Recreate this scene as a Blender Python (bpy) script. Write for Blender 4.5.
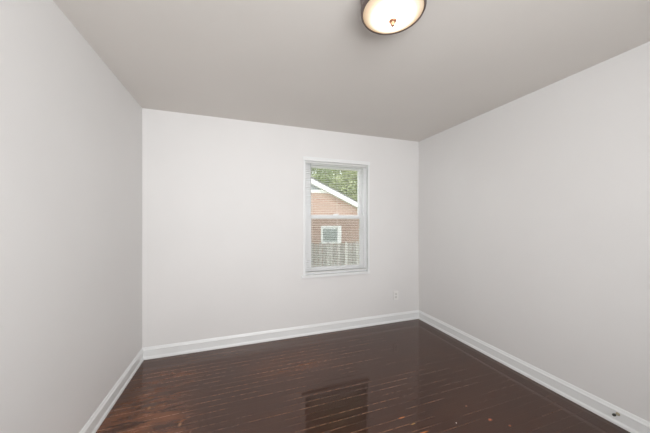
import bpy, bmesh, math, random
from mathutils import Vector, Matrix
S = bpy.context.scene
C = S.collection
for o in list(bpy.data.objects): bpy.data.objects.remove(o)

# ------------------------------------------------------------ camera
W, H, YB = 3.247, 2.44, -3.75          # room width, height, rear wall
cam_d = bpy.data.cameras.new('camera'); cam = bpy.data.objects.new('camera', cam_d); C.objects.link(cam)
cam.location = (0.8607, -2.9397, 1.3425)
cam.rotation_euler = (math.radians(90), 0, -0.3329)
cam_d.sensor_width = 36; cam_d.lens = 257.3 * 36 / 650
cam_d.shift_y = 4.67 / 650
cam_d.clip_start = 0.02
S.camera = cam

# ------------------------------------------------------------ world, lights, exposure
world = bpy.data.worlds.new('overcast_sky'); S.world = world; world.use_nodes = True
bg = world.node_tree.nodes['Background']
bg.inputs[0].default_value = (0.93, 0.96, 1.0, 1); bg.inputs[1].default_value = 3.1

def area(name, loc, rot, sx, sy, power, col):
    d = bpy.data.lights.new(name, 'AREA'); d.shape = 'RECTANGLE'; d.size = sx; d.size_y = sy
    d.energy = power; d.color = col
    o = bpy.data.objects.new(name, d); C.objects.link(o); o.location = loc; o.rotation_euler = rot
    return o
# fill light added behind the camera, set in an invented rear window
area('rear_fill_light', (1.2, YB - 0.02, 1.65), (math.radians(90), 0, 0), 1.7, 1.2, 42, (1.0, 1.0, 1.0)).data.spread = math.radians(142)

vs = S.view_settings
vs.view_transform = 'Standard'; vs.look = 'None'; vs.gamma = 1; vs.use_curve_mapping = False
vs.exposure = 0.0

# ------------------------------------------------------------ material helpers
def mat(name, col, rough=0.6, metal=0.0, spec=None, ior=None, emit=None, es=0.0):
    m = bpy.data.materials.new(name); m.use_nodes = True
    b = m.node_tree.nodes['Principled BSDF']
    b.inputs['Base Color'].default_value = (*col, 1); b.inputs['Roughness'].default_value = rough
    b.inputs['Metallic'].default_value = metal
    if ior: b.inputs['IOR'].default_value = ior
    if spec is not None: b.inputs['Specular IOR Level'].default_value = spec
    if emit: b.inputs['Emission Color'].default_value = (*emit, 1); b.inputs['Emission Strength'].default_value = es
    return m
class NT:
    def __init__(s, m): s.t = m.node_tree; s.n = s.t.nodes; s.l = s.t.links; s.b = s.n.get('Principled BSDF')
    def new(s, t, **k):
        n = s.n.new(t)
        for a, v in k.items(): setattr(n, a, v)
        return n
    def put(s, sock, v):
        if hasattr(v, 'is_linked') or hasattr(v, 'links'): s.l.new(v, sock)
        else: sock.default_value = v
    def math(s, op, a, b=None, c=None, clamp=False):
        n = s.new('ShaderNodeMath', operation=op); n.use_clamp = clamp
        s.put(n.inputs[0], a)
        if b is not None: s.put(n.inputs[1], b)
        if c is not None: s.put(n.inputs[2], c)
        return n.outputs[0]
    def mix(s, f, a, b):
        n = s.new('ShaderNodeMix', data_type='RGBA')
        s.put(n.inputs['Factor'], f)
        s.put(n.inputs[6], a if hasattr(a, 'links') else (*a, 1)); s.put(n.inputs[7], b if hasattr(b, 'links') else (*b, 1))
        return n.outputs[2]
    def mapping(s, scale, loc=(0, 0, 0), src=None):
        tc = s.new('ShaderNodeTexCoord'); mp = s.new('ShaderNodeMapping')
        s.l.new(src or tc.outputs['Object'], mp.inputs[0]); mp.inputs['Scale'].default_value = scale; mp.inputs['Location'].default_value = loc
        return mp.outputs[0]
    def noise(s, vec, scale, detail=3, rough=0.5):
        n = s.new('ShaderNodeTexNoise'); s.l.new(vec, n.inputs['Vector'])
        n.inputs['Scale'].default_value = scale; n.inputs['Detail'].default_value = detail; n.inputs['Roughness'].default_value = rough
        return n.outputs['Fac']
    def ramp(s, v, a, b, lo=0.0, hi=1.0):
        n = s.new('ShaderNodeMapRange'); n.interpolation_type = 'SMOOTHSTEP'
        s.put(n.inputs[0], v); n.inputs[1].default_value = a; n.inputs[2].default_value = b
        n.inputs[3].default_value = lo; n.inputs[4].default_value = hi
        return n.outputs[0]
    def bump(s, h, strength, dist):
        n = s.new('ShaderNodeBump'); s.l.new(h, n.inputs['Height'])
        n.inputs['Strength'].default_value = strength; n.inputs['Distance'].default_value = dist
        s.l.new(n.outputs[0], s.b.inputs['Normal'])

def paint(name, col, rough, bump=0.12):
    m = mat(name, col, rough); t = NT(m)
    v = t.mapping((1, 1, 1))
    f = t.noise(v, 1.3, 3)
    t.l.new(t.mix(t.ramp(f, 0.3, 0.7), [c * 0.985 for c in col], [min(1, c * 1.01) for c in col]), t.b.inputs['Base Color'])
    t.bump(t.noise(v, 170, 2), bump, 0.002)
    return m
WALL = paint('wall_paint', (0.785, 0.773, 0.765), 0.62)
CEIL = paint('ceiling_paint', (0.765, 0.732, 0.695), 0.8)
TRIM = mat('white_trim_paint', (0.84, 0.85, 0.85), 0.3)
VINYL = mat('white_vinyl', (0.88, 0.88, 0.89), 0.35)
PLASTIC = mat('outlet_plastic', (0.84, 0.83, 0.81), 0.3)
SLOT = mat('dark_slot', (0.03, 0.03, 0.03), 0.6)
BRONZE = mat('oil_rubbed_bronze', (0.20, 0.16, 0.15), 0.35, 0.6)
COPPER = mat('brushed_copper', (0.72, 0.36, 0.22), 0.28, 1.0)
BRASS = mat('worn_brass', (0.50, 0.44, 0.32), 0.3, 0.9)
RUBBER = mat('dark_rubber', (0.045, 0.043, 0.038), 0.6)
SLATM = mat('white_blind_slats', (0.90, 0.90, 0.89), 0.45)
_t = NT(SLATM); _tr = _t.new('ShaderNodeBsdfTranslucent'); _tr.inputs[0].default_value = (0.9, 0.9, 0.88, 1)
_mx = _t.new('ShaderNodeMixShader'); _mx.inputs[0].default_value = 0.3     # thin vinyl lets some daylight through
_t.l.new(_t.b.outputs[0], _mx.inputs[1]); _t.l.new(_tr.outputs[0], _mx.inputs[2]); _t.l.new(_mx.outputs[0], _t.n['Material Output'].inputs[0])
CORD = mat('white_cord', (0.8, 0.8, 0.78), 0.8)

# wand: clear grey plastic
WAND = mat('clear_plastic_wand', (0.5, 0.5, 0.5), 0.2)
# glass pane: thin clear glass
def thin_glass(name, tint, refl):
    m = bpy.data.materials.new(name); m.use_nodes = True; t = NT(m); t.n.remove(t.b)
    out = t.n['Material Output']
    tr = t.new('ShaderNodeBsdfTransparent'); tr.inputs[0].default_value = (*tint, 1)
    gl = t.new('ShaderNodeBsdfGlossy'); gl.inputs['Roughness'].default_value = 0.02
    fr = t.new('ShaderNodeFresnel'); fr.inputs['IOR'].default_value = 1.5
    mx = t.new('ShaderNodeMixShader')
    ge = t.new('ShaderNodeNewGeometry')     # only the entering face reflects
    t.l.new(t.math('MULTIPLY', t.math('MULTIPLY', fr.outputs[0], refl), t.math('SUBTRACT', 1.0, ge.outputs['Backfacing'])), mx.inputs[0])
    t.l.new(tr.outputs[0], mx.inputs[1]); t.l.new(gl.outputs[0], mx.inputs[2]); t.l.new(mx.outputs[0], out.inputs[0])
    return m
GLASS = thin_glass('window_glass', (0.96, 0.965, 0.955), 1.2)
def screen_mat():
    m = bpy.data.materials.new('insect_screen_mesh'); m.use_nodes = True; t = NT(m); t.n.remove(t.b)
    tr = t.new('ShaderNodeBsdfTransparent'); df = t.new('ShaderNodeBsdfDiffuse'); df.inputs[0].default_value = (0.26, 0.26, 0.25, 1)
    mx = t.new('ShaderNodeMixShader'); mx.inputs[0].default_value = 0.24
    t.l.new(tr.outputs[0], mx.inputs[1]); t.l.new(df.outputs[0], mx.inputs[2]); t.l.new(mx.outputs[0], t.n['Material Output'].inputs[0])
    return m
SCREEN = screen_mat()

def floor_mat():
    m = mat('dark_stained_strip_floor', (0.03, 0.015, 0.01), 0.1, ior=1.75); t = NT(m); t.b.inputs['Specular Tint'].default_value = (1, 0.66, 0.56, 1)
    tc = t.new('ShaderNodeTexCoord'); sp = t.new('ShaderNodeSeparateXYZ'); t.l.new(tc.outputs['Object'], sp.inputs[0])
    X, Y = sp.outputs[0], sp.outputs[1]
    w = 0.0605
    r = t.math('DIVIDE', Y, w); row = t.math('FLOOR', r); fy = t.math('SUBTRACT', r, row)
    def rnd(v, seed=0.0):
        n = t.new('ShaderNodeTexWhiteNoise', noise_dimensions='1D'); t.put(n.inputs['W'], t.math('ADD', v, seed)); return n.outputs[0]
    rr = rnd(row)
    xs = t.math('DIVIDE', t.math('ADD', X, t.math('MULTIPLY', rr, 7.3)), 0.85); col = t.math('FLOOR', xs); fx = t.math('SUBTRACT', xs, col)
    bid = t.math('ADD', t.math('MULTIPLY', row, 13.17), t.math('MULTIPLY', col, 3.71))
    tone = rnd(bid)
    # distance to the seams
    ds = t.math('MULTIPLY', t.math('MINIMUM', fy, t.math('SUBTRACT', 1, fy)), w)
    de = t.math('MULTIPLY', t.math('MINIMUM', fx, t.math('SUBTRACT', 1, fx)), 0.85)
    # grain, stretched along the boards
    cv = t.new('ShaderNodeCombineXYZ'); t.put(cv.inputs[0], t.math('ADD', X, t.math('MULTIPLY', tone, 9))); t.put(cv.inputs[1], Y); t.put(cv.inputs[2], tone)
    g = t.noise(t.mapping((2.2, 60, 1), src=cv.outputs[0]), 1.0, 5, 0.65)
    g2 = t.noise(t.mapping((5, 150, 1), src=cv.outputs[0]), 1.0, 3, 0.6)
    base = t.mix(t.ramp(g, 0.3, 0.75), (0.012, 0.0048, 0.0028), (0.055, 0.020, 0.009))
    base = t.mix(t.math('MULTIPLY', tone, 0.5), base, (0.018, 0.009, 0.007))
    big = t.noise(t.mapping((0.9, 1.6, 1)), 1.0, 3, 0.6)
    base = t.mix(t.ramp(big, 0.45, 0.65, 0, 0.3), base, (0.055, 0.020, 0.010))
    # worn area beside the left wall, and smaller worn patches
    def blob(cx, cy, rx, ry, soft=0.6):
        a = t.math('DIVIDE', t.math('SUBTRACT', X, cx), rx); b = t.math('DIVIDE', t.math('SUBTRACT', Y, cy), ry)
        d = t.math('SQRT', t.math('ADD', t.math('MULTIPLY', a, a), t.math('MULTIPLY', b, b)))
        return t.ramp(d, 1 - soft, 1 + soft * 0.3, 1, 0)
    wear = t.math('MAXIMUM', blob(0.22, -1.25, 0.42, 0.85), t.math('MULTIPLY', blob(0.3, -0.45, 0.35, 0.22), 0.5))
    wear = t.math('MAXIMUM', wear, t.math('MULTIPLY', blob(1.35, -0.55, 0.5, 0.22), 0.35))
    wear = t.math('MAXIMUM', wear, t.math('MULTIPLY', blob(1.35, -1.6, 0.5, 0.2), 0.25))
    wn = t.noise(t.mapping((3.2, 13, 1)), 1.0, 6, 0.72)
    wm = t.math('MULTIPLY', t.ramp(wn, 0.36, 0.62), wear)
    base = t.mix(t.math('MULTIPLY', wm, 0.85), base, (0.22, 0.078, 0.03))
    wn2 = t.noise(t.mapping((9, 40, 1)), 1.0, 4, 0.7)
    base = t.mix(t.math('MULTIPLY', t.math('MULTIPLY', t.ramp(wn2, 0.58, 0.7), wear), 0.8), base, (0.36, 0.13, 0.045))
    # broken bright lines of worn stain along the seams
    cs = t.new('ShaderNodeCombineXYZ'); t.put(cs.inputs[0], X); t.put(cs.inputs[1], t.math('MULTIPLY', t.math('ROUND', r), 3.77))
    sn = t.noise(t.mapping((1.6, 1, 1), src=cs.outputs[0]), 1.0, 2, 0.5)
    sn2 = t.noise(t.mapping((26, 1, 1), src=cs.outputs[0]), 1.0, 2, 0.6)
    on = t.math('MULTIPLY', t.ramp(sn, 0.37, 0.60), t.ramp(sn2, 0.38, 0.58, 0.2, 1))
    region = t.ramp(t.noise(t.mapping((0.8, 0.8, 1)), 1.0, 2), 0.35, 0.6, 0.35, 1)
    region = t.math('MULTIPLY', region, t.ramp(X, 2.1, 2.9, 1, 0.35))
    line = t.math('MULTIPLY', t.ramp(ds, 0.0008, 0.0036, 1, 0), t.math('MULTIPLY', on, region))
    base = t.mix(t.math('MULTIPLY', line, 0.95), base, (0.30, 0.155, 0.085))
    # dark joint gaps
    gap = t.math('MAXIMUM', t.ramp(ds, 0.0004, 0.0014, 1, 0), t.ramp(de, 0.0005, 0.0016, 1, 0))
    base = t.mix(t.math('MULTIPLY', gap, t.math('SUBTRACT', 0.7, line, clamp=True)), base, (0.004, 0.003, 0.003))
    # knots, chips, paint fleck
    spots = [(2.485, -1.66, .016, .011, (0.42, 0.13, 0.06)), (2.44, -1.51, .008, .006, (0.4, 0.2, 0.12)), (2.56, -1.74, .011, .008, (0.35, 0.13, 0.07)),
             (0.51, -1.02, .012, .02, (0.28, 0.14, 0.07)), (0.27, -0.78, .012, .02, (0.30, 0.16, 0.07)), (1.98, -1.60, .05, .006, (0.6, 0.2, 0.06)),
             (1.93, -1.45, .03, .006, (0.55, 0.2, 0.07)), (1.97, -1.52, .02, .004, (0.5, 0.3, 0.1))]
    for (a, b, rx, ry, c) in spots:
        base = t.mix(t.math('MULTIPLY', blob(a, b, rx, ry, 0.7), 0.8), base, c)
    base = t.mix(blob(2.246, -1.607, .005, .004, 0.3), base, (0.75, 0.72, 0.65))
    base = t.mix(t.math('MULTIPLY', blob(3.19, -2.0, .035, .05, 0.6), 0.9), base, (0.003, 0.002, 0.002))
    t.l.new(base, t.b.inputs['Base Color'])
    rg = t.math('ADD', 0.055, t.math('MULTIPLY', t.ramp(wn, 0.3, 0.8), 0.07))
    rg = t.math('ADD', rg, t.math('MULTIPLY', wm, 0.18)); rg = t.math('ADD', rg, t.math('MULTIPLY', line, 0.2))
    t.l.new(rg, t.b.inputs['Roughness'])
    t.b.inputs['Coat Weight'].default_value = 0.0; t.b.inputs['Coat Roughness'].default_value = 0.04; t.b.inputs['Coat IOR'].default_value = 1.6
    hgt = t.math('SUBTRACT', t.math('MULTIPLY', g2, 0.15), t.ramp(ds, 0.0, 0.004, 1, 0))
    t.bump(hgt, 0.25, 0.0008)
    return m
FLOOR = floor_mat()

def brick_mat():
    m = mat('weathered_red_brick', (0.4, 0.2, 0.15), 0.9); t = NT(m)
    tc = t.new('ShaderNodeTexCoord'); mp = t.new('ShaderNodeMapping'); mp.inputs['Rotation'].default_value = (math.radians(90), 0, 0)
    t.l.new(tc.outputs['Object'], mp.inputs[0])
    b = t.new('ShaderNodeTexBrick'); t.l.new(mp.outputs[0], b.inputs['Vector'])
    b.inputs['Color1'].default_value = (0.36, 0.20, 0.15, 1); b.inputs['Color2'].default_value = (0.44, 0.28, 0.22, 1); b.inputs['Mortar'].default_value = (0.55, 0.46, 0.38, 1)
    b.inputs['Scale'].default_value = 1; b.inputs['Brick Width'].default_value = 0.21; b.inputs['Row Height'].default_value = 0.075; b.inputs['Mortar Size'].default_value = 0.009
    n = t.noise(t.mapping((1.2, 1.2, 4)), 1.5, 4)
    t.l.new(t.mix(t.ramp(n, 0.35, 0.7, 0, 0.45), b.outputs[0], (0.52, 0.36, 0.29)), t.b.inputs['Base Color'])
    return m
BRICK = brick_mat()
def noisy(name, a, b, vec, rough=0.9):
    m = mat(name, a, rough); t = NT(m)
    t.l.new(t.mix(t.ramp(t.noise(t.mapping(vec), 1.0, 4, 0.6), 0.3, 0.7), a, b), t.b.inputs['Base Color'])
    return m
FENCEM = noisy('weathered_grey_wood', (0.42, 0.40, 0.36), (0.66, 0.63, 0.58), (14, 14, 2))
_t = NT(FENCEM); _oi = _t.new('ShaderNodeObjectInfo'); _c = _t.b.inputs['Base Color'].links[0].from_socket
_t.l.new(_t.mix(_t.math('MULTIPLY', _oi.outputs['Random'], 0.8), _c, (0.20, 0.18, 0.155)), _t.b.inputs['Base Color'])
GRASS = noisy('lawn_grass', (0.10, 0.16, 0.05), (0.20, 0.28, 0.09), (2, 2, 2))
SHINGLE = noisy('grey_shingles', (0.16, 0.15, 0.15), (0.25, 0.24, 0.23), (3, 12, 3))
SIDING = mat('grey_siding', (0.36, 0.38, 0.38), 0.7)
WHITE = mat('white_exterior_paint', (0.88, 0.88, 0.86), 0.6)
BARK = noisy('tree_bark', (0.12, 0.09, 0.07), (0.24, 0.2, 0.16), (6, 6, 1.5))
SHADE = mat('window_shade_fabric', (0.42, 0.46, 0.45), 0.8)
def leaf_mat(name, a, b):
    m = noisy(name, a, b, (1.1, 1.1, 1.1), 0.6)
    return m
LEAF_A = leaf_mat('spring_green_leaves', (0.26, 0.31, 0.14), (0.50, 0.54, 0.28))
LEAF_B = leaf_mat('mid_green_leaves', (0.20, 0.26, 0.11), (0.40, 0.46, 0.22))

# ------------------------------------------------------------ mesh helpers
def obj(name, bm, m, parent=None, smooth=False, bevel=0.0):
    me = bpy.data.meshes.new(name)
    bmesh.ops.recalc_face_normals(bm, faces=bm.faces); bm.to_mesh(me); bm.free()
    me.materials.append(m)
    if smooth:
        for p in me.polygons: p.use_smooth = True
    o = bpy.data.objects.new(name, me); C.objects.link(o)
    if parent: o.parent = parent
    if bevel:
        b = o.modifiers.new('bevel', 'BEVEL'); b.width = bevel; b.segments = 2; b.limit_method = 'ANGLE'
    return o
def box(bm, x0, x1, y0, y1, z0, z1):
    v = [bm.verts.new(p) for p in ((x0,y0,z0),(x1,y0,z0),(x1,y1,z0),(x0,y1,z0),(x0,y0,z1),(x1,y0,z1),(x1,y1,z1),(x0,y1,z1))]
    for f in ((0,3,2,1),(4,5,6,7),(0,1,5,4),(1,2,6,5),(2,3,7,6),(3,0,4,7)): bm.faces.new([v[i] for i in f])
    return v
def boxes(*bs):
    bm = bmesh.new()
    for b in bs: box(bm, *b)
    return bm
def prism(bm, pts, axis, a, b):
    """closed outline pts extruded along an axis from a to b"""
    def P(p, t): return {'x': (t, p[0], p[1]), 'y': (p[0], t, p[1]), 'z': (p[0], p[1], t)}[axis]
    A = [bm.verts.new(P(p, a)) for p in pts]; B = [bm.verts.new(P(p, b)) for p in pts]
    n = len(pts)
    for i in range(n): bm.faces.new((A[i], A[(i+1) % n], B[(i+1) % n], B[i]))
    bm.faces.new(A); bm.faces.new(B[::-1])
def lathe(bm, prof, n=64, mtx=None):
    """profile (r, z) spun round z; r=0 closes to a point"""
    rings = []
    for r, z in prof:
        if r < 1e-6: rings.append([bm.verts.new((0, 0, z))])
        else: rings.append([bm.verts.new((r*math.cos(2*math.pi*i/n), r*math.sin(2*math.pi*i/n), z)) for i in range(n)])
    for a, b in zip(rings, rings[1:]):
        for i in range(n):
            j = (i+1) % n
            if len(a) == 1 and len(b) == 1: continue
            if len(a) == 1: bm.faces.new((a[0], b[i], b[j]))
            elif len(b) == 1: bm.faces.new((a[i], a[j], b[0]))
            else: bm.faces.new((a[i], a[j], b[j], b[i]))
    if mtx is not None: bmesh.ops.transform(bm, matrix=mtx, verts=bm.verts)
def tube(bm, pts, rad, n=8):
    prev = None
    for k, p in enumerate(pts):
        p = Vector(p); q = Vector(pts[min(k+1, len(pts)-1)]); o_ = Vector(pts[max(k-1, 0)])
        d = (q - o_).normalized(); u = d.orthogonal().normalized(); v = d.cross(u)
        r = rad[k] if isinstance(rad, (list, tuple)) else rad
        if prev is not None and len(pts) > 2:
            u = (pu - d * pu.dot(d)).normalized(); v = d.cross(u)
        pu = u
        ring = [bm.verts.new(p + (u*math.cos(2*math.pi*i/n) + v*math.sin(2*math.pi*i/n))*r) for i in range(n)]
        if prev:
            for i in range(n): bm.faces.new((prev[i], prev[(i+1) % n], ring[(i+1) % n], ring[i]))
        else: bm.faces.new(ring[::-1])
        prev = ring
    bm.faces.new(prev)
def empty(name, label, cat, loc=(0, 0, 0), group=None):
    o = bpy.data.objects.new(name, None); C.objects.link(o); o.location = loc; o.empty_display_size = 0.1
    return tag(o, label, cat, group)
def tag(o, label, cat, group=None, kind=None):
    o['label'] = label; o['category'] = cat
    if group: o['group'] = group
    if kind: o['kind'] = kind
    return o
def struct(o, label, cat):
    o['kind'] = 'structure'; o['label'] = label; o['category'] = cat; return o

# ------------------------------------------------------------ the room
T = 0.14
struct(obj('floor', boxes((-T, W+T, YB-T, T, -0.12, 0.0)), FLOOR), 'glossy dark brown strip wood floor with worn orange seams', 'floor')
struct(obj('ceiling', boxes((-T, W+T, YB-T, T, H, H+0.12)), CEIL), 'plain flat taupe grey painted ceiling', 'ceiling')
struct(obj('wall_left', boxes((-T, 0, YB, 0, 0, H)), WALL), 'plain light grey painted wall on the left without openings', 'wall')
struct(obj('wall_right', boxes((W, W+T, YB, 0, 0, H)), WALL), 'plain light grey painted wall on the right', 'wall')
WX0, WX1, WZ0, WZ1 = 1.628, 2.458, 0.700, 2.057      # opening in the far wall
struct(obj('wall_back', boxes((-T, WX0, 0, T, 0, H), (WX1, W+T, 0, T, 0, H), (WX0, WX1, 0, T, 0, WZ0), (WX0, WX1, 0, T, WZ1, H)), WALL),
       'light grey painted far wall with the window in it', 'wall')
RX0, RX1, RZ0, RZ1 = 0.30, 2.20, 1.0, 2.3  # opening for the added rear window, out of view
struct(obj('wall_rear', boxes((-T, RX0, YB-T, YB, 0, H), (RX1, W+T, YB-T, YB, 0, H), (RX0, RX1, YB-T, YB, 0, RZ0), (RX0, RX1, YB-T, YB, RZ1, H)), WALL),
       'light grey painted wall behind the viewer', 'wall')
w2 = struct(obj('added_rear_window', boxes((RX0, RX0+.05, YB-.08, YB-.03, RZ0, RZ1), (RX1-.05, RX1, YB-.08, YB-.03, RZ0, RZ1), (RX0+.05, RX1-.05, YB-.08, YB-.03, RZ0, RZ0+.05),
       (RX0+.05, RX1-.05, YB-.08, YB-.03, RZ1-.05, RZ1), (RX0+.05, RX1-.05, YB-.07, YB-.04, 1.63, 1.67)), VINYL), 'white vinyl window added unseen behind the viewer to hold the fill light', 'window')  # invented window, added as a surround for the fill light
obj('pane', boxes((RX0+.05, RX1-.05, YB-.057, YB-.053, RZ0+.05, RZ1-.05)), GLASS, w2)

# baseboards: shoe at the foot, flat face, moulded cap
PROF = [(0, 0), (0.019, 0), (0.019, 0.010), (0.0165, 0.019), (0.0125, 0.026), (0.0115, 0.030), (0.0115, 0.082), (0.0135, 0.086), (0.0125, 0.091), (0.0085, 0.098), (0.0055, 0.108), (0.003, 0.114), (0, 0.1145)]
def baseboard(name, axis, off, sgn, a, b, label):
    bm = bmesh.new()
    # mitred ends: each profile point is cut back by its own depth
    A = []; B = []
    for d, z in PROF:
        if axis == 'x': A.append(bm.verts.new((a + d, off + sgn*d, z))); B.append(bm.verts.new((b - d, off + sgn*d, z)))
        else: A.append(bm.verts.new((off + sgn*d, a + d, z))); B.append(bm.verts.new((off + sgn*d, b - d, z)))
    n = len(A)
    for i in range(n): bm.faces.new((A[i], A[(i+1) % n], B[(i+1) % n], B[i]))
    bm.faces.new(A); bm.faces.new(B[::-1])
    struct(obj(name, bm, TRIM), label, 'baseboard')
baseboard('baseboard_back', 'x', 0, -1, 0, W, 'white moulded baseboard under the window wall')
baseboard('baseboard_left', 'y', 0, 1, YB, 0, 'white moulded baseboard along the left wall')
baseboard('baseboard_right', 'y', W, -1, YB, 0, 'white moulded baseboard along the right wall')
baseboard('baseboard_rear', 'x', YB, 1, 0, W, 'white moulded baseboard along the wall behind the viewer')

# ------------------------------------------------------------ window
win = struct(obj('window_1', boxes(   # vinyl outer frame set in the opening
    (WX0, WX0+.045, .035, .115, WZ0, WZ1), (WX1-.045, WX1, .035, .115, WZ0, WZ1),
    (WX0+.045, WX1-.045, .035, .115, WZ1-.035, WZ1), (WX0+.045, WX1-.045, .035, .115, WZ0, WZ0+.035)), VINYL, bevel=.003),
    'white vinyl double hung window in the far wall', 'window')
# casing: flat head board, thin side trims
obj('window_casing', boxes((1.600, 2.484, -.016, 0, WZ1, 2.101), (1.604, WX0, -.010, 0, .705, WZ1), (WX1, 2.480, -.010, 0, .705, WZ1), (WX0, WX0+.002, -.010, .035, .706, WZ1), (WX1-.002, WX1, -.010, .035, .706, WZ1)), TRIM, win, bevel=.002)
obj('window_sill', boxes((1.580, 2.470, -.034, 0, .676, .706), (WX0, WX1, 0, .035, .690, .706)), TRIM, win, bevel=.004)
def sash(name, x0, x1, y0, y1, z0, z1, st, top, bot):
    s = obj(name, boxes((x0, x0+st, y0, y1, z0, z1), (x1-st, x1, y0, y1, z0, z1), (x0+st, x1-st, y0, y1, z1-top, z1), (x0+st, x1-st, y0, y1, z0, z0+bot)), VINYL, win, bevel=.0025)
    ym = (y0+y1)/2
    obj('pane', boxes((x0+st-.004, x1-st+.004, ym-.002, ym+.002, z0+bot-.004, z1-top+.004)), GLASS, s)
    return s
SX0, SX1 = WX0+.045, WX1-.045
sash('upper_sash', SX0+.002, SX1-.002, .078, .108, 1.372, WZ1-.037, .048, .020, .046)
low = sash('lower_sash', SX0+.002, SX1-.002, .042, .074, WZ0+.037, 1.418, .041, .046, .047)
lk = bmesh.new(); box(lk, 2.005, 2.065, .046, .070, 1.418, 1.428); box(lk, 2.025, 2.085, .052, .064, 1.428, 1.436)
obj('sash_lock', lk, VINYL, low, bevel=.002)
obj('insect_screen', boxes((SX0+.01, SX1-.01, .1115, .1125, WZ0+.037, 1.40)), SCREEN, win)

# ------------------------------------------------------------ mini blind
BL = empty('window_blind', 'white mini blind lowered with open slats in front of the window glass', 'window blind', (2.043, .0165, WZ1))
def lb(o_): return o_
bx0, bx1 = -.4125, .4125
hr = bmesh.new(); prism(hr, [(-.013, -.026), (.013, -.026), (.013, -.001), (-.013, -.001)], 'x', bx0, bx1)
obj('headrail', hr, SLATM, BL, bevel=.002)
bm = bmesh.new(); ZT, ZB, NP = -.040, -1.310, 61
for k in range(NP):
    z = ZT + (ZB-ZT)*k/(NP-1)
    pr = []
    for j in range(5):
        y = -.0125 + .025*j/4; pr.append((y, z + .0016*(1-(y/.0125)**2) - 0.10*y*.35))
    top = [(y, zz+.0004) for y, zz in pr][::-1]
    prism(bm, pr + top, 'x', bx0+.002, bx1-.002)
obj('slats', bm, SLATM, BL)
obj('bottom_rail', boxes((bx0+.001, bx1-.001, -.013, .013, -1.334, -1.320)), SLATM, BL, bevel=.003)
for x in (-.325, 0.0, .325):
    lc = bmesh.new()
    for y in (-.0135, .0135): tube(lc, [(x, y, -.02), (x, y, -1.325)], .0007, 6)
    obj('ladder_cord', lc, CORD, BL)
wd = bmesh.new(); tube(wd, [(-.345, -.020, -.030), (-.345, -.020, -.65)], .0038, 6)
hk = obj('wand', wd, WAND, BL)
hb = bmesh.new(); tube(hb, [(-.345, -.012, -.014), (-.345, -.021, -.018), (-.345, -.021, -.034)], .0016, 6)
obj('wand_hook', hb, SLATM, hk)
pc = bmesh.new(); tube(pc, [(.345, -.018, -.02), (.345, -.018, -.80)], .0008, 6)
pco = obj('pull_cord', pc, CORD, BL)
ts = bmesh.new(); lathe(ts, [(0, .0), (.003, -.001), (.005, -.03), (0, -.032)], 12, Matrix.Translation((.345, -.018, -.80)))
obj('cord_tassel', ts, SLATM, pco, smooth=True)

# ------------------------------------------------------------ ceiling light
LX, LY = 1.582, -1.863
cl = empty('ceiling_light', 'round flush ceiling light with bronze rim and glowing frosted glass bowl', 'ceiling light', (LX, LY, H))
bm = bmesh.new(); lathe(bm, [(0, 0), (.154, 0), (.1555, -.006), (.153, -.012), (.1525, -.060), (.1545, -.066), (.1540, -.076), (.1500, -.083), (.1450, -.0845), (.1432, -.081), (.1432, -.060), (.10, -.012), (0, -.012)], 96)
obj('metal_pan', bm, BRONZE, cl, smooth=True)
bm = bmesh.new(); R0 = .1436; prof = []
for i in range(15):
    a = i/14; prof.append((R0*(1-a), -.0795 - .042*(1-(1-a)**2.0)**.9))
lathe(bm, prof, 96)
gm = mat('frosted_glass_glow', (0.45, 0.42, 0.38), 0.35); t = NT(gm)
gc = t.new('ShaderNodeTexCoord'); sp = t.new('ShaderNodeSeparateXYZ'); t.l.new(gc.outputs['Object'], sp.inputs[0])
rad = t.math('SQRT', t.math('ADD', t.math('MULTIPLY', sp.outputs[0], sp.outputs[0]), t.math('MULTIPLY', sp.outputs[1], sp.outputs[1])))
t.l.new(t.mix(t.ramp(rad, .080, .140), (1, .93, .82), (1, .67, .33)), t.b.inputs['Emission Color'])
t.l.new(t.ramp(rad, .055, .141, 2.3, .42), t.b.inputs['Emission Strength'])
obj('glass_bowl', bm, gm, cl, smooth=True)
bm = bmesh.new(); lathe(bm, [(0, -.1195), (.0165, -.1195), (.018, -.1225), (.0165, -.1265), (.0105, -.1290), (.0085, -.132), (.010, -.137), (.008, -.144), (.004, -.149), (0, -.150)], 32)
obj('finial', bm, COPPER, cl, smooth=True)

# ------------------------------------------------------------ outlet
ou = empty('wall_outlet', 'white duplex wall outlet low on the far wall right of the window', 'wall outlet', (2.877, 0, .350))
bm = bmesh.new(); box(bm, -.036, .036, -.006, -.0002, -.060, .060)
obj('cover_plate', bm, PLASTIC, ou, bevel=.003)
for z in (.0195, -.0195):
    bm = bmesh.new(); pts = [(.0165*math.cos(a)*1.0, z + max(-.0125, min(.0125, .0165*math.sin(a)))) for a in [2*math.pi*i/32 for i in range(32)]]
    prism(bm, pts, 'y', -.0078, -.0055)
    so = obj('socket', bm, mat('socket_plastic', (0.70, 0.69, 0.67), .35), ou)
    bm = boxes((-.0075, -.0058, -.0081, -.0076, z-.001, z+.007), (.0058, .0075, -.0081, -.0076, z-.001, z+.006)); box(bm, -.002, .002, -.0081, -.0076, z-.010, z-.006)
    obj('slots', bm, SLOT, so)
bm = bmesh.new(); lathe(bm, [(0, 0), (.003, 0), (.0025, .001), (0, .0012)], 16, Matrix.Translation((0, -.006, 0)) @ Matrix.Rotation(math.radians(90), 4, 'X'))
obj('screw', bm, PLASTIC, ou)

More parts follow.
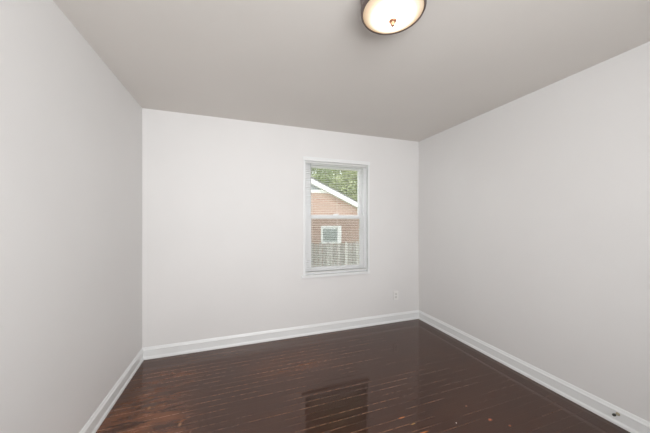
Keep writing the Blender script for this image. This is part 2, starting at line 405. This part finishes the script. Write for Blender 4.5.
# ------------------------------------------------------------ door stop on the right baseboard
ds = empty('door_stop', 'small brass door stop with dark rubber tip screwed to the right baseboard', 'door stop', (W-.0115, -1.970, .074))
def along(d): return Vector((0, 0, 1)).rotation_difference(Vector(d).normalized()).to_matrix().to_4x4()
dv = (-1, .10, .02)
bm = bmesh.new(); lathe(bm, [(0, 0), (.0105, 0), (.0105, .002), (.0075, .005), (.0045, .006), (.0045, .008), (0, .008)], 24, along((-1, 0, 0)))
obj('mounting_flange', bm, BRASS, ds, smooth=True)
bm = bmesh.new(); lathe(bm, [(0, .004), (.0036, .004), (.0036, .026), (.0052, .028), (.0052, .031), (0, .031)], 20, along(dv))
obj('stem', bm, BRASS, ds, smooth=True)
bm = bmesh.new(); lathe(bm, [(0, .030), (.0078, .030), (.0082, .033), (.0078, .042), (.006, .045), (0, .046)], 24, along(dv))
obj('rubber_tip', bm, RUBBER, ds, smooth=True)

# ------------------------------------------------------------ outside
GZ = -0.80
o = obj('lawn', boxes((-12, 24, .3, 34, GZ-.1, GZ)), GRASS); tag(o, 'green lawn between the room and the neighbouring house', 'lawn'); o['kind'] = 'structure'

# fence of grey boards
rnd = random.Random(4)
fn = empty('board_fence', 'weathered grey vertical board fence standing outside behind the window', 'fence', (3.2, 3.0, GZ))
x = -2.6; k = 0
while x < 3.6:
    wd_ = rnd.uniform(.078, .098); hh = 1.60 + rnd.uniform(-.02, .02); dy = rnd.uniform(-.004, .004)
    bm = bmesh.new(); prism(bm, [(x, .02), (x+wd_, .02), (x+wd_, hh-.03), (x+wd_-.022, hh), (x+.022, hh), (x, hh-.03)], 'y', dy, dy+.018)
    obj('board', bm, FENCEM, fn); x += wd_ + rnd.uniform(.010, .020); k += 1
for z in (.35, 1.25): obj('rail', boxes((-2.6, 3.6, .019+.004, .06, z, z+.085)), FENCEM, fn)
for xx in (-2.4, -.2, 2.0): obj('post', boxes((xx, xx+.09, .061, .15, 0, 1.5)), FENCEM, fn)

# neighbouring brick house: gable end facing the window
HY = 6.2; sl = .453; ax = 0.6; az = 2.72 + sl*(3.42-ax)      # apex of the brick under the rake
hx1 = 6.6; hx0 = 2*ax - hx1
zr = lambda x_: az - sl*abs(x_-ax)
hs = empty('neighbour_house', 'red brick house with white gable trim standing beyond the board fence', 'house', (ax, HY, GZ))
def rel(bm):
    bmesh.ops.translate(bm, verts=bm.verts, vec=(-ax, -HY, -GZ)); return bm
wx0, wx1, wz0, wz1 = 3.86, 4.68, .50, 1.17
ZF = 2.42
bm = bmesh.new()
xr = ax + (az-ZF)/sl
# brick wall in pieces round its window, up to the frieze line and under the rake to the right of it
box(bm, hx0, wx0, HY, HY+.25, GZ, zr(hx1)); box(bm, wx0, wx1, HY, HY+.25, GZ, wz0)
box(bm, wx1, hx1, HY, HY+.25, GZ, wz1); box(bm, wx0, wx1, HY, HY+.25, wz1, wz1+.0001)
prism(bm, [(wx0, wz1), (hx1, wz1), (hx1, zr(hx1)), (xr, ZF), (2*ax-xr, ZF), (hx0, zr(hx1)), (wx0, zr(hx1))] if zr(hx1) > wz1 else
      [(hx0, zr(hx1)), (wx0, zr(hx1)), (wx0, wz1), (hx1, wz1), (hx1, zr(hx1)+.5), (xr, ZF), (2*ax-xr, ZF)], 'y', HY, HY+.25)
box(bm, hx1-.25, hx1, HY+.25, HY+7, GZ, zr(hx1)); box(bm, hx0, hx0+.25, HY+.25, HY+7, GZ, zr(hx1))
obj('brick_wall', rel(bm), BRICK, hs)
bm = bmesh.new(); prism(bm, [(xr, ZF), (ax, az), (2*ax-xr, ZF)], 'y', HY+.03, HY+.2)
for i in range(14):   # lap lines of the siding
    z0 = ZF + i*.11
    hw = (az - z0 - .11)/sl
    if hw > 0: prism(bm, [(HY+.005, z0), (HY+.03, z0), (HY+.03, z0+.11), (HY+.022, z0+.11)], 'x', ax-hw, ax+hw)
obj('gable_siding', rel(bm), SIDING, hs)
obj('frieze_board', rel(boxes((2*ax-xr, xr, HY-.03, HY+.02, ZF-.02, ZF+.085))), WHITE, hs)
for s in (1, -1):
    bm = bmesh.new(); e = 7.05-ax
    P = lambda d, z: (ax + s*d, z)
    prism(bm, [P(0, az+.17), P(e, az+.17-sl*e), P(e, az-.0-sl*e), P(0, az)], 'y', HY-.22, HY-.19)
    prism(bm, [P(0, az+.03), P(e, az+.03-sl*e), P(e, az-.0-sl*e), P(0, az)], 'y', HY-.19, HY+.01)
    obj('rake_board', rel(bm), WHITE, hs)
    bm = bmesh.new(); prism(bm, [P(0, az+.21), P(e+.03, az+.21-sl*(e+.03)), P(e+.03, az+.17-sl*(e+.03)), P(0, az+.17)], 'y', HY-.24, HY+7.2)
    obj('roof', rel(bm), SHINGLE, hs)
wf = obj('window', rel(boxes((wx0, wx0+.07, HY-.02, HY+.08, wz0, wz1), (wx1-.16, wx1, HY-.02, HY+.08, wz0, wz1), (wx0+.07, wx1-.16, HY-.02, HY+.08, wz0, wz0+.07), (wx0+.07, wx1-.16, HY-.02, HY+.08, wz1-.06, wz1), (wx0+.07, wx1-.16, HY+.0, HY+.05, wz1-.11, wz1-.06))), WHITE, hs)
obj('pane', rel(boxes((wx0+.07, wx1-.16, HY-.002, HY+.002, wz0+.07, wz1-.11))), GLASS, wf)
obj('shade', rel(boxes((wx0+.07, wx1-.16, HY+.012, HY+.016, wz0+.07, wz1-.11))), SHADE, wf)

# trees behind the house
def tree(x, y, h, r, seed, m, label):
    rn = random.Random(seed)
    root = empty('leafy_tree', label, 'tree', (x, y, GZ), 'trees behind the neighbouring house')
    bm = bmesh.new(); tube(bm, [(0, 0, 0), (.05, .02, h*.25), (-.04, .03, h*.5), (.03, 0, h*.85)], [.20, .16, .11, .03], 10)
    for i in range(9):
        a = rn.uniform(0, 6.28); z0 = h*rn.uniform(.25, .7); L = r*rn.uniform(.5, .85)
        tube(bm, [(0, 0, z0), (L*.5*math.cos(a), L*.5*math.sin(a), z0+L*.3), (L*math.cos(a), L*math.sin(a), z0+L*.45)], [.07, .045, .015], 6)
    obj('trunk', bm, BARK, root, smooth=True)
    bm = bmesh.new(); cl_ = []
    for i in range(70):
        while True:
            p = Vector((rn.uniform(-1, 1), rn.uniform(-1, 1), rn.uniform(-1, 1)))
            if p.length < 1: break
        cl_.append((Vector((p.x*r, p.y*r, h*.58 + p.z*h*.42)), rn.uniform(.35, .75)))
    for c, cr in cl_:
        for i in range(190):
            d = Vector((rn.gauss(0, 1), rn.gauss(0, 1), rn.gauss(0, 1))).normalized()*cr*rn.uniform(.55, 1.05)
            n = (d.normalized() + Vector((rn.gauss(0, .5), rn.gauss(0, .5), rn.gauss(0, .5)+.4))).normalized()
            u = n.orthogonal().normalized(); v = n.cross(u); s_ = rn.uniform(.06, .11); q = c + d
            bm.faces.new([bm.verts.new(q + w_) for w_ in (u*s_, v*s_*.6, -u*s_, -v*s_*.6)])
    obj('foliage', bm, m, root)
tree(4.7, 16.2, 7.4, 1.45, 1, LEAF_B, 'nearest green tree behind the house, left of its two neighbours in the row')
tree(9.4, 16.2, 7.8, 1.45, 2, LEAF_A, 'pale green tree behind the right slope of the house roof')
tree(14.0, 16.2, 7.0, 1.45, 3, LEAF_B, 'nearest green tree beyond the right end of the house')
tree(7.1, 20.9, 9.0, 1.5, 5, LEAF_B, 'green tree in the second row behind the house, left one')
tree(11.8, 20.9, 9.0, 1.5, 6, LEAF_A, 'pale green tree in the second row behind the house, right one')
tree(10.9, 25.8, 11.0, 1.6, 7, LEAF_B, 'tall green tree in the third row, left one')
tree(15.7, 25.8, 11.0, 1.6, 8, LEAF_A, 'tall pale green tree in the third row, right one')
tree(13.2, 31.0, 13.0, 1.8, 9, LEAF_B, 'tallest distant green tree in the back row, left one')
tree(18.4, 31.0, 13.0, 1.8, 10, LEAF_A, 'tallest distant pale green tree in the back row, right one')
